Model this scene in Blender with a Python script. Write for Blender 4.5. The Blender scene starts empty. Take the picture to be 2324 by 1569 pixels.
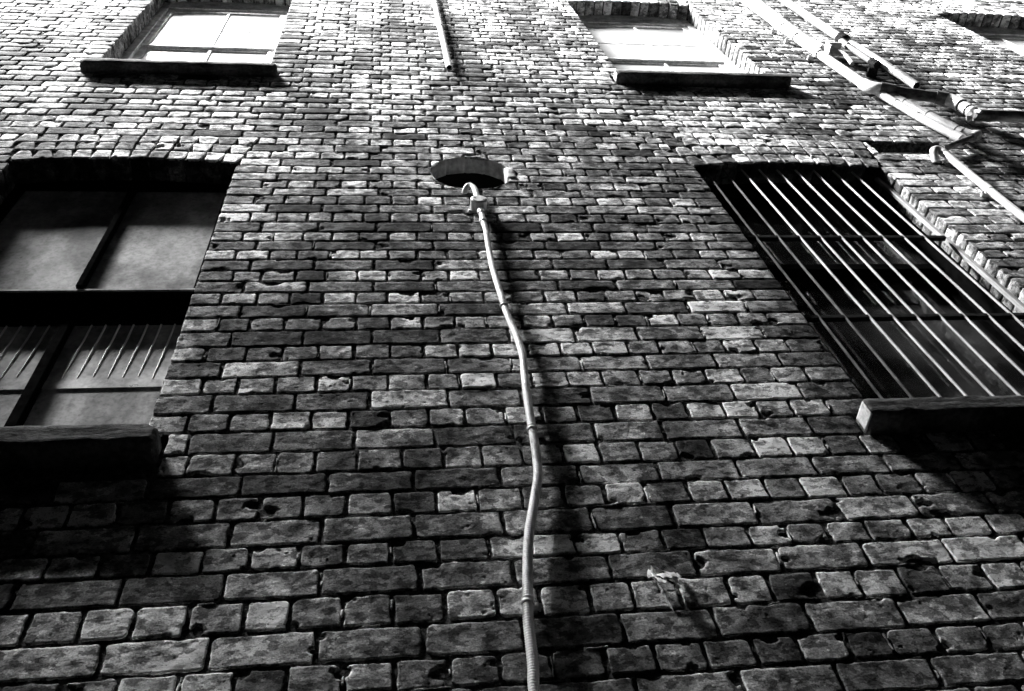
import bpy, math, random
import numpy as np
from mathutils import Vector, Matrix

# ------------------------------------------------------------------ camera, sky, sun, exposure
sc = bpy.context.scene
C = sc.collection
ZC = 1.5                                     # eye height; everything below is measured from the eye
cam = bpy.data.cameras.new('camera'); camo = bpy.data.objects.new('camera', cam); C.objects.link(camo)
pitch, yaw, roll = 0.964073628625557, 0.24129520792567197, -0.21499237540956542
fw = Vector((math.sin(yaw)*math.cos(pitch), math.cos(yaw)*math.cos(pitch), math.sin(pitch)))
r0 = Vector((math.cos(yaw), -math.sin(yaw), 0)); u0 = r0.cross(fw)
rt = math.cos(roll)*r0 + math.sin(roll)*u0; up = -math.sin(roll)*r0 + math.cos(roll)*u0
camo.matrix_world = Matrix(((rt.x, up.x, -fw.x, 0), (rt.y, up.y, -fw.y, -1.7063661), (rt.z, up.z, -fw.z, ZC), (0, 0, 0, 1)))
cam.sensor_width = 36; cam.lens = 36*2027.496425526107/2324
cam.clip_start = .02; cam.clip_end = 500
sc.camera = camo

S = Vector((-0.42, -0.31, 0.84)).normalized()           # towards the sun
w = bpy.data.worlds.new('World'); sc.world = w; w.use_nodes = True
nt = w.node_tree; nt.nodes.clear()
sky = nt.nodes.new('ShaderNodeTexSky'); sky.sky_type = 'NISHITA'; sky.sun_disc = False
sky.sun_elevation = math.asin(S.z); sky.sun_rotation = math.atan2(S.x, S.y)
bw = nt.nodes.new('ShaderNodeRGBToBW'); bg = nt.nodes.new('ShaderNodeBackground'); wo = nt.nodes.new('ShaderNodeOutputWorld')
nt.links.new(sky.outputs[0], bw.inputs[0]); nt.links.new(bw.outputs[0], bg.inputs[0]); nt.links.new(bg.outputs[0], wo.inputs[0])
bg.inputs[1].default_value = 0.05
sl = bpy.data.lights.new('sun', 'SUN'); so = bpy.data.objects.new('sun', sl); C.objects.link(so)
sl.energy = 5.0; sl.angle = math.radians(20); sl.color = (1, 1, 1)
so.rotation_euler = S.to_track_quat('Z', 'Y').to_euler()
sc.view_settings.view_transform = 'Standard'; sc.view_settings.look = 'None'
sc.view_settings.exposure = 4.2; sc.view_settings.gamma = 1
sc.render.engine = 'CYCLES'

R = random.Random(7); rng = np.random.default_rng(11)

# ------------------------------------------------------------------ materials
def grey(v): return (v, v, v, 1)
def mat(name, v, rough=.8, noise=(), bump=None, spec=.3, streak=None, attr=None):
    """noise: list of (scale xyz, lo, hi, contrast lo, contrast hi) multipliers on the base grey"""
    m = bpy.data.materials.new(name); m.use_nodes = True; n = m.node_tree; N = n.nodes; L = n.links
    b = N['Principled BSDF']; b.inputs['Roughness'].default_value = rough
    b.inputs['Specular IOR Level'].default_value = spec
    geo = N.new('ShaderNodeNewGeometry')
    if attr:
        a = N.new('ShaderNodeAttribute'); a.attribute_name = attr; cur = a.outputs['Fac']
    else:
        val = N.new('ShaderNodeValue'); val.outputs[0].default_value = v; cur = val.outputs[0]
    for (scl, lo, hi, c0, c1) in noise:
        mp = N.new('ShaderNodeMapping'); mp.inputs['Scale'].default_value = scl; mp.inputs['Location'].default_value = (R.random()*9, R.random()*9, R.random()*9)
        L.new(geo.outputs['Position'], mp.inputs[0])
        t = N.new('ShaderNodeTexNoise'); t.inputs['Scale'].default_value = 1; t.inputs['Detail'].default_value = 5; t.inputs['Roughness'].default_value = .6
        L.new(mp.outputs[0], t.inputs['Vector'])
        mr = N.new('ShaderNodeMapRange'); mr.inputs[1].default_value = c0; mr.inputs[2].default_value = c1
        mr.inputs[3].default_value = lo; mr.inputs[4].default_value = hi; mr.interpolation_type = 'SMOOTHSTEP'
        L.new(t.outputs[0], mr.inputs[0])
        mu = N.new('ShaderNodeMath'); mu.operation = 'MULTIPLY'
        L.new(cur, mu.inputs[0]); L.new(mr.outputs[0], mu.inputs[1]); cur = mu.outputs[0]
    cl = N.new('ShaderNodeMath'); cl.operation = 'MINIMUM'; cl.inputs[1].default_value = .85
    L.new(cur, cl.inputs[0]); L.new(cl.outputs[0], b.inputs['Base Color'])
    if bump:
        prev = None
        for (scl, st, dist) in bump:
            mp = N.new('ShaderNodeMapping'); mp.inputs['Scale'].default_value = scl
            L.new(geo.outputs['Position'], mp.inputs[0])
            t = N.new('ShaderNodeTexNoise'); t.inputs['Scale'].default_value = 1; t.inputs['Detail'].default_value = 6; t.inputs['Roughness'].default_value = .65
            L.new(mp.outputs[0], t.inputs['Vector'])
            bp = N.new('ShaderNodeBump'); bp.inputs['Strength'].default_value = st; bp.inputs['Distance'].default_value = dist
            L.new(t.outputs[0], bp.inputs['Height'])
            if prev: L.new(prev, bp.inputs['Normal'])
            prev = bp.outputs[0]
        L.new(prev, b.inputs['Normal'])
    return m
M = {}
M['brick'] = mat('weathered_brick', .3, .62, [((13, 13, 17), .40, 1.5, .32, .68), ((26, 26, 44), .42, 1.1, .45, .49), ((40, 40, 60), 2.0, 1.0, .36, .40), ((200, 200, 230), .66, 1.3, .35, .65), ((110, 110, 160), .08, 1.0, .31, .345), ((.9, .9, .7), .62, 1.15, .38, .6), ((3.4, 3.4, 1.3), .40, 1.3, .36, .6)],
                 [((26, 26, 38), .5, .006), ((110, 110, 150), .7, .0026), ((300, 300, 300), .5, .001)], .5, attr='tone')
M['mortar'] = mat('sooty_mortar', .075, .95, [((40, 40, 40), .3, 1.7, .35, .7), ((160, 160, 160), .5, 1.8, .3, .75)], [((70, 70, 70), 1., .012), ((250, 250, 250), .8, .004)], .15)
M['stone'] = mat('sill_stone', .10, .9, [((5, 5, 30), .35, 1.3, .3, .65), ((60, 60, 90), .6, 1.3, .3, .7)], [((20, 20, 60), .8, .01), ((120, 120, 120), .7, .003)], .2)
M['pipe'] = mat('white_pipe_paint', .66, .42, [((12, 12, 1.2), .78, 1.06, .35, .6), ((70, 70, 9), .8, 1.05, .35, .6)], [((40, 40, 40), .15, .002)], .5)
M['pipe_worn'] = mat('worn_pipe_paint', .46, .45, [((16, 16, 1.6), .45, 1.15, .38, .62), ((60, 60, 14), .6, 1.1, .36, .6)], [((50, 50, 50), .2, .002)], .4)
M['pipe_grey'] = mat('grey_pipe_paint', .4, .5, [((22, 22, 1.5), .55, 1.2, .35, .65), ((90, 90, 12), .75, 1.1, .35, .6)], [((50, 50, 50), .2, .002)], .4)
M['conduit'] = mat('conduit_plastic', .84, .5, [((30, 30, 5), .4, 1.15, .35, .6), ((90, 90, 40), .7, 1.15, .3, .65)], [((90, 90, 60), .3, .002)], .4)
M['black'] = mat('black_iron', .02, .6, [((60, 60, 60), .6, 1.6, .3, .7)], [((120, 120, 120), .4, .002)], .4)
M['bar'] = mat('bar_steel', .42, .55, [((60, 60, 7), .55, 1.15, .35, .6)], [((120, 120, 120), .4, .002)], .4)
M['shaded_bar'] = mat('bar_steel_shaded', .07, .8, [((60, 60, 12), .4, 1.6, .35, .65)], [((120, 120, 120), .4, .002)], .2)  # steel of the first bars, with the jamb shadow put into its colour
M['darkframe'] = mat('dark_sash_paint', .004, .9, [((30, 30, 30), .6, 1.5, .3, .7)], None, .02)
M['whiteframe'] = mat('white_sash_paint', .7, .5, [((14, 14, 14), .6, 1.1, .35, .6), ((80, 80, 80), .75, 1.05, .3, .6)], [((60, 60, 60), .3, .003)], .4)
M['blind'] = mat('pale_blind', .8, .8, [((2.5, 2.5, 1.4), .85, 1.1, .35, .6)], None, .2)
M['greyboard'] = mat('dusty_grey_board', .22, .8, [((4, 4, 2.5), .55, 1.3, .35, .62), ((11, 11, 7), .75, 1.15, .35, .6), ((60, 60, 60), .75, 1.1, .3, .6), ((24, 24, 24), .35, 1, .26, .31)], None, .2)
M['paleboard'] = mat('dusty_pale_board', .42, .8, [((3, 3, 2), .5, 1.25, .35, .62), ((12, 12, 9), .75, 1.12, .35, .6), ((50, 50, 50), .8, 1.08, .3, .6), ((30, 30, 30), .35, 1, .27, .32)], None, .2)
M['whiteglass'] = mat('painted_over_glass', .44, .25, [((5, 5, 3), .9, 1.05, .35, .6), ((40, 40, 40), .8, 1, .28, .34)], None, .5)
M['shaded_pipe'] = mat('pipe_paint_shaded', .13, .45, [((22, 22, 22), .4, 1.4, .35, .65)], [((60, 60, 60), .4, .003)], .5)  # dark colour stands for the shaded undersides of pale pipes
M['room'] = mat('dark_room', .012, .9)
M['liner'] = mat('cement_lining', .42, .85, [((14, 14, 14), .5, 1.35, .3, .7)], [((50, 50, 50), .6, .004)], .2)
M['rag'] = mat('pale_rag', .9, .8, [((90, 90, 90), .6, 1.1, .35, .6)])
M['render'] = mat('dark_render', .035, .9, [((1, 1, 1), .6, 1.3, .3, .7)])
M['asphalt'] = mat('asphalt', .03, .95, [((30, 30, 30), .6, 1.4, .3, .7)])
M['strip'] = mat('pale_rods', .85, .6)
g = bpy.data.materials.new('dusty_glass'); g.use_nodes = True; N = g.node_tree.nodes; L = g.node_tree.links; N.clear()
o_ = N.new('ShaderNodeOutputMaterial'); tr = N.new('ShaderNodeBsdfTransparent'); gl = N.new('ShaderNodeBsdfGlossy'); fr = N.new('ShaderNodeFresnel'); mx = N.new('ShaderNodeMixShader')
gl.inputs['Roughness'].default_value = .03; fr.inputs[0].default_value = 1.3; tr.inputs[0].default_value = (.97, .97, .97, 1)
di = N.new('ShaderNodeBsdfDiffuse'); di.inputs[0].default_value = grey(.35); mx2 = N.new('ShaderNodeMixShader')
tn = N.new('ShaderNodeTexNoise'); tn.inputs['Scale'].default_value = 7; tn.inputs['Detail'].default_value = 6
mrr = N.new('ShaderNodeMapRange'); mrr.inputs[1].default_value = .35; mrr.inputs[2].default_value = .75; mrr.inputs[3].default_value = .04; mrr.inputs[4].default_value = .22
gg = N.new('ShaderNodeNewGeometry'); L.new(gg.outputs['Position'], tn.inputs['Vector']); L.new(tn.outputs[0], mrr.inputs[0])
L.new(tr.outputs[0], mx2.inputs[1]); L.new(di.outputs[0], mx2.inputs[2]); L.new(mrr.outputs[0], mx2.inputs[0])
L.new(fr.outputs[0], mx.inputs[0]); L.new(mx2.outputs[0], mx.inputs[1]); L.new(gl.outputs[0], mx.inputs[2]); L.new(mx.outputs[0], o_.inputs[0])
M['glass'] = g
g2 = g.copy(); g2.name = 'clear_glass'; M['clear'] = g2
g2.node_tree.nodes['Transparent BSDF'].inputs[0].default_value = (.95, .95, .95, 1); g2.node_tree.nodes['Map Range'].inputs[4].default_value = .1

for k in ('room', 'darkframe', 'black'):
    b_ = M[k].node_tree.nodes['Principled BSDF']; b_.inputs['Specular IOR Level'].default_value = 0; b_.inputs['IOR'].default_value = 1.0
for k, i_ in (('brick', 1.08), ('mortar', 1.0), ('stone', 1.08), ('greyboard', 1.1), ('paleboard', 1.1), ('render', 1.0), ('asphalt', 1.0)):
    b_ = M[k].node_tree.nodes['Principled BSDF']; b_.inputs['Specular IOR Level'].default_value = .5; b_.inputs['IOR'].default_value = i_; b_.inputs['Roughness'].default_value = .85
# ------------------------------------------------------------------ object helpers
def empty(name, label=None, cat=None, loc=(0, 0, 0), parent=None, group=None):
    o = bpy.data.objects.new(name, None); C.objects.link(o); o.location = (loc[0], loc[1], loc[2]+ZC if parent is None else loc[2])
    o.empty_display_size = .1
    if parent: o.parent = parent
    if label: o['label'] = label
    if cat: o['category'] = cat
    if group: o['group'] = group
    return o
def base(p):                     # world base of a thing (for meshes made in world coordinates)
    v = Vector((0, 0, 0))
    while p is not None: v += p.location; p = p.parent
    return v
def link(name, V, F, m, parent=None, smooth=False, tone=None):
    V = np.asarray(V, dtype=np.float64).reshape(-1, 3).copy(); V[:, 2] += ZC
    b = base(parent); V -= np.array(b)
    me = bpy.data.meshes.new(name)
    if isinstance(F, np.ndarray):
        n = len(F); me.vertices.add(len(V)); me.vertices.foreach_set('co', V.astype(np.float32).ravel())
        me.loops.add(n*4); me.loops.foreach_set('vertex_index', F.astype(np.int32).ravel())
        me.polygons.add(n); me.polygons.foreach_set('loop_start', np.arange(0, n*4, 4, dtype=np.int32))
        me.polygons.foreach_set('loop_total', np.full(n, 4, dtype=np.int32))
        me.update(calc_edges=True); me.validate()
    else:
        me.from_pydata(V.tolist(), [], F)
    if smooth: me.polygons.foreach_set('use_smooth', np.ones(len(me.polygons), dtype=bool))
    if tone is not None:
        a = me.attributes.new('tone', 'FLOAT', 'POINT'); a.data.foreach_set('value', np.asarray(tone, dtype=np.float32))
    me.materials.append(M[m]); me.update()
    o = bpy.data.objects.new(name, me); C.objects.link(o)
    if parent: o.parent = parent
    return o
class MB:
    def __init__(s): s.v = []; s.f = []
    def box(s, x0, x1, y0, y1, z0, z1, bev=0):
        b = len(s.v); c = bev
        if not c:
            s.v += [(x, y, z) for z in (z0, z1) for y in (y0, y1) for x in (x0, x1)]
            s.f += [tuple(b+i for i in q) for q in ((0, 2, 3, 1), (4, 5, 7, 6), (0, 1, 5, 4), (2, 6, 7, 3), (0, 4, 6, 2), (1, 3, 7, 5))]
            return s
        # chamfered box: 24 verts
        idx = {}
        for sx in (0, 1):
            for sy in (0, 1):
                for sz in (0, 1):
                    X = (x0, x1)[sx]; Y = (y0, y1)[sy]; Z = (z0, z1)[sz]
                    dx = c*(1-2*sx); dy = c*(1-2*sy); dz = c*(1-2*sz)
                    for ax, p in enumerate(((X, Y+dy, Z+dz), (X+dx, Y, Z+dz), (X+dx, Y+dy, Z))):
                        idx[(sx, sy, sz, ax)] = len(s.v); s.v.append(p)
        def q(*k): s.f.append(tuple(idx[i] for i in k))
        for a in (0, 1):
            q((a, 0, 0, 0), (a, 1, 0, 0), (a, 1, 1, 0), (a, 0, 1, 0)); q((0, a, 0, 1), (1, a, 0, 1), (1, a, 1, 1), (0, a, 1, 1)); q((0, 0, a, 2), (1, 0, a, 2), (1, 1, a, 2), (0, 1, a, 2))
        for a in (0, 1):
            for e in (0, 1):
                q((a, e, 0, 0), (a, e, 1, 0), (a, e, 1, 1), (a, e, 0, 1)); q((a, 0, e, 0), (a, 1, e, 0), (a, 1, e, 2), (a, 0, e, 2)); q((0, a, e, 1), (1, a, e, 1), (1, a, e, 2), (0, a, e, 2))
        for sx in (0, 1):
            for sy in (0, 1):
                for sz in (0, 1): q((sx, sy, sz, 0), (sx, sy, sz, 1), (sx, sy, sz, 2))
        return s
    def tube(s, P, rad, n=14, cap=True, corr=None, inner=None):
        P = [Vector(p) for p in P]; k = len(P); b = len(s.v)
        T = [(P[min(i+1, k-1)]-P[max(i-1, 0)]).normalized() for i in range(k)]
        a = Vector((0, -1, 0)) if abs(T[0].y) < .9 else Vector((1, 0, 0))
        A = (a-T[0]*a.dot(T[0])).normalized(); d = 0
        for i in range(k):
            A = (A-T[i]*A.dot(T[i])).normalized(); B = T[i].cross(A)
            if i: d += (P[i]-P[i-1]).length
            r_ = rad[i] if isinstance(rad, (list, tuple)) else rad
            if corr: r_ += corr[1]*math.cos(2*math.pi*d/corr[0])
            for j in range(n):
                t = 2*math.pi*j/n; s.v.append(tuple(P[i]+(A*math.cos(t)+B*math.sin(t))*r_))
        for i in range(k-1):
            for j in range(n):
                j2 = (j+1) % n; s.f.append((b+i*n+j, b+i*n+j2, b+(i+1)*n+j2, b+(i+1)*n+j))
        if cap:
            s.f.append(tuple(b+j for j in range(n))[::-1]); s.f.append(tuple(b+(k-1)*n+j for j in range(n)))
        return s
    def build(s, name, m, parent=None, smooth=False):
        o = link(name, s.v, s.f, m, parent)
        import bmesh
        bm = bmesh.new(); bm.from_mesh(o.data); bmesh.ops.recalc_face_normals(bm, faces=bm.faces)
        for e in bm.edges: e.smooth = not (len(e.link_faces) == 2 and e.calc_face_angle(0) > .75)
        bm.to_mesh(o.data); bm.free()
        if smooth:
            for p in o.data.polygons: p.use_smooth = len(p.vertices) == 4
        return o
def spline(P, n=8):
    P = [Vector(p) for p in P]; out = []
    Q = [P[0]*2-P[1]]+P+[P[-1]*2-P[-2]]
    for i in range(1, len(Q)-2):
        for j in range(n):
            t = j/n; a, b, c, d = Q[i-1], Q[i], Q[i+1], Q[i+2]
            out.append(.5*((2*b)+(c-a)*t+(2*a-5*b+4*c-d)*t*t+(3*b-a-3*c+d)*t**3))
    out.append(P[-1]); return out
def resample(P, step):
    out = [P[0]]; acc = 0
    for a, b in zip(P, P[1:]):
        l = (b-a).length; t = step-acc
        while t < l: out.append(a.lerp(b, t/l)); t += step
        acc = (acc+l) % step if l else acc
    out.append(P[-1]); return out

# value noise
def _h(i, j, k, s):
    n = (i*374761393+j*668265263+k*2147483647+s*974634777) & 0xffffffff
    n = ((n ^ (n >> 13))*1274126177) & 0xffffffff
    n = ((n ^ (n >> 16))*2246822519) & 0xffffffff
    return ((n ^ (n >> 15)) & 0xffff)/32767.5-1
def vnoise(P, f, s=0):
    q = P*f; i = np.floor(q).astype(np.int64); t = q-i; t = t*t*(3-2*t); o = 0
    for a in (0, 1):
        for b in (0, 1):
            for c in (0, 1):
                wt = (t[..., 0] if a else 1-t[..., 0])*(t[..., 1] if b else 1-t[..., 1])*(t[..., 2] if c else 1-t[..., 2])
                o = o+wt*_h(i[..., 0]+a, i[..., 1]+b, i[..., 2]+c, s)
    return o

# ------------------------------------------------------------------ the building: layout
CZ = [7.42, 7.329, 7.236, 7.142, 7.042, 6.949, 6.856, 6.774, 6.693, 6.603, 6.514, 6.424, 6.341, 6.255, 6.162, 6.071, 5.986, 5.9, 5.799, 5.705, 5.617, 5.525, 5.44, 5.347, 5.258, 5.167, 5.072, 4.987, 4.9, 4.81, 4.714, 4.623, 4.538, 4.448, 4.357, 4.264, 4.177, 4.088, 4.002, 3.919, 3.833, 3.753, 3.662, 3.577, 3.487, 3.393, 3.313, 3.234, 3.154, 3.067, 2.984, 2.902, 2.82, 2.73, 2.643, 2.55, 2.465, 2.376, 2.288, 2.192, 2.103, 2.008, 1.913, 1.827, 1.737, 1.644, 1.564, 1.473, 1.378, 1.283, 1.201]
CZ = CZ[::-1]                                  # joints from below upwards; the first row is a header row
lo = [1.201-.088*k for k in range(1, 31)][::-1]; hi = [7.42+.0905*k for k in range(1, 27)]
JZ = lo+CZ+hi; par0 = len(lo) % 2
X0, X1 = -4.6, 8.6
# windows: jamb left, jamb right, sill bottom, spring, crown, top of the arch rings
WIN = [dict(n='LL', xl=-1.70, xr=-.70, sb=1.975, sh=.085, sp=4.11, cr=4.165, ex=4.448, sl=-1.765, sr=-.643),
       dict(n='LR', xl=1.555, xr=2.585, sb=2.005, sh=.082, sp=4.14, cr=4.212, ex=4.538, sl=1.475, sr=2.66),
       dict(n='UL', xl=-1.70, xr=-.70, sb=5.425, sh=.082, sp=7.60, cr=7.68, ex=7.963, sl=-1.745, sr=-.635),
       dict(n='UR', xl=1.515, xr=2.555, sb=5.475, sh=.088, sp=7.615, cr=7.71, ex=7.963, sl=1.447, sr=2.605),
       dict(n='TR', xl=4.86, xr=5.88, sb=5.475, sh=.088, sp=7.68, cr=7.76, ex=8.053, sl=4.79, sr=5.95),
       dict(n='MR', xl=4.86, xr=5.88, sb=2.005, sh=.082, sp=4.14, cr=4.212, ex=4.538, sl=4.79, sr=5.95)]
SK = .07
HOLE = (.405, 4.03, .197); SLOT = (2.684, 3.12, 4.385, 4.53)
DEP = .115
def intr(W, x):
    t = (x-W['xl'])/(W['xr']-W['xl'])*2-1
    return W['sp']+(W['cr']-W['sp'])*(1-min(1, t*t))
def forb(z0, z1):
    zc = (z0+z1)/2; out = []
    for W in WIN:
        if W['sb']-.02 < zc < W['sb']+W['sh']+.01: out.append((W['sl']-.004, W['sr']+.004, 0))
        elif W['sb'] < zc < W['sp']: out.append((W['xl'], W['xr'], 1))
        elif W['sp'] <= zc < W['ex']:
            k = SK*(zc-W['sp'])/(W['ex']-W['sp']); out.append((W['xl']-k-.006, W['xr']+k+.006, 0))
    if SLOT[2] < zc < SLOT[3]: out.append((SLOT[0], SLOT[1], 0))
    dz = max(abs(z0-HOLE[1]), abs(z1-HOLE[1]))
    if dz < HOLE[2]:
        hw = math.sqrt(HOLE[2]**2-dz**2)-.002; out.append((HOLE[0]-hw, HOLE[0]+hw, 2))
    return sorted(out)
def phase(z): return float(np.interp(z, [1.9, 2.15, 3.2, 4.2], [.063, .175, .18, .215]))

bricks = []      # centre, U, V, N, hu, hv, tone, level, wedge
def add(c, U, V, Nn, hu, hv, tone, lev, sk=0.): bricks.append((c, U, V, Nn, hu, hv, tone, lev, sk))
def tone_of(header, z):
    t = (.36 if header else .24)*math.exp(R.gauss(0, .52))
    if R.random() < .10: t *= .4
    if R.random() < .08: t *= 1.7
    return max(.02, min(.95, t))
def level(x, z):
    if z < .95 or x < X0+.9 or (x > 6.6) or z > 8.55: return 3
    return 0 if z < 2.65 else (1 if z < 4.7 else 2)
UX, UZ, NY = (1, 0, 0), (0, 0, 1), (0, -1, 0)
for k in range(len(JZ)-1):
    z0, z1 = JZ[k], JZ[k+1]; zc = (z0+z1)/2; header = (k+par0) % 2 == 0
    step = .1175 if header else .235; ph = phase(zc)+(.0575 if header else 0)
    fb = forb(z0, z1); ints = []; x = X0; xtype = 0
    for a, b, t in fb:
        if a > x: ints.append((x, a, xtype, t))
        x = max(x, b); xtype = t
    ints.append((x, X1, xtype, 0))
    for a, b, ta, tb in ints:
        js = [a]; i0 = math.ceil((a-ph)/step)
        while True:
            xj = ph+i0*step+R.gauss(0, .0045)
            if xj >= b: break
            if xj > a: js.append(xj)
            i0 += 1
        js.append(b)
        if len(js) > 2 and js[1]-js[0] < .05: js.pop(1)
        if len(js) > 2 and js[-1]-js[-2] < .05: js.pop(-2)
        for xa, xb in zip(js, js[1:]):
            ga = .0040+R.random()*.0034; gb = .0040+R.random()*.0034
            if xa == a and ta: ga = .0005
            if xb == b and tb: gb = .0005
            gz0 = .0040+R.random()*.0030; gz1 = .0040+R.random()*.0030
            xa2, xb2, za, zb = xa+ga, xb-gb, z0+gz0, z1-gz1
            if xb2-xa2 < .012: continue
            add(((xa2+xb2)/2, 0, (za+zb)/2), UX, UZ, NY, (xb2-xa2)/2, (zb-za)/2, tone_of(header or xb-xa < .16, zc), level((xa+xb)/2, zc))
            if zc < 3.5 and X0+1 < xa < 6 and xb < b and R.random() < .20:
                hh = R.uniform(.006, .034); add((xb+R.uniform(-.003, .003), -.001, zc+R.uniform(-.012, .012)), UX, UZ, NY, R.uniform(.0015, .0035), hh, R.uniform(.3, .6), 1)
            if zc < 3.2 and X0+1 < xa < 6 and R.random() < .13:
                add((xa+(xb-xa)*R.random(), .0005, z0+R.uniform(-.003, .004)), UX, UZ, NY, R.uniform(.01, .045), R.uniform(.0012, .0026), R.uniform(.2, .5), 1)
    # returns of the window jambs
    for W in WIN:
        if W['sb'] < zc < W['sp']:
            for xj, s in ((W['xl'], 1), (W['xr'], -1)):
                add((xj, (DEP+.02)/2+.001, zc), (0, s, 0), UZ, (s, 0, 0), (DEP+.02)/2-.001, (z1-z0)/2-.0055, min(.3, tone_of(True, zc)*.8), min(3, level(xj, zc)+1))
# arch rings and their soffits
for W in WIN:
    wd = W['xr']-W['xl']; n = int(round(wd/.083)); nr = 3
    for r_ in range(nr):
        fa, fb_ = r_/nr, (r_+1)/nr
        for i in range(n):
            def pt(t, f):      # t along the arch 0..1, f radial 0..1
                x = W['xl']-SK*f+(wd+2*SK*f)*t
                xi = W['xl']+wd*t; zi = intr(W, xi); return x, zi+(W['ex']-zi)*f
            t0, t1 = i/n, (i+1)/n
            p = [pt(t0, fa), pt(t1, fa), pt(t1, fb_), pt(t0, fb_)]
            cx = sum(q[0] for q in p)/4; cz = sum(q[1] for q in p)/4
            u = Vector((p[1][0]-p[0][0]+p[2][0]-p[3][0], 0, p[1][1]-p[0][1]+p[2][1]-p[3][1])); hu = u.length/4-.0055; u.normalize()
            v = Vector((-u.z, 0, u.x)); hv = (p[3][1]-p[0][1]+p[2][1]-p[1][1])/4-.0055
            if r_ == 0: cz -= .003; hv += .003
            sk = ((p[3][0]+p[2][0])-(p[0][0]+p[1][0]))/2/(2*hv)
            add((cx, -.002, cz), tuple(u), tuple(v), NY, hu, hv, tone_of(True, cz), level(cx, cz), sk)
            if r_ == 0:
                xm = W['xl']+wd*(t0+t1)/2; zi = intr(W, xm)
                add((xm, (DEP+.02)/2+.001, zi), (u.x, 0, u.z), (0, 1, 0), (u.z, 0, -u.x), hu, (DEP+.02)/2-.001, tone_of(True, cz)*(.12 if cz < 5 else 1), min(3, level(cx, cz)+1))  # lower soffits darkened: shade under the arch put into the brick tone

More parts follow.
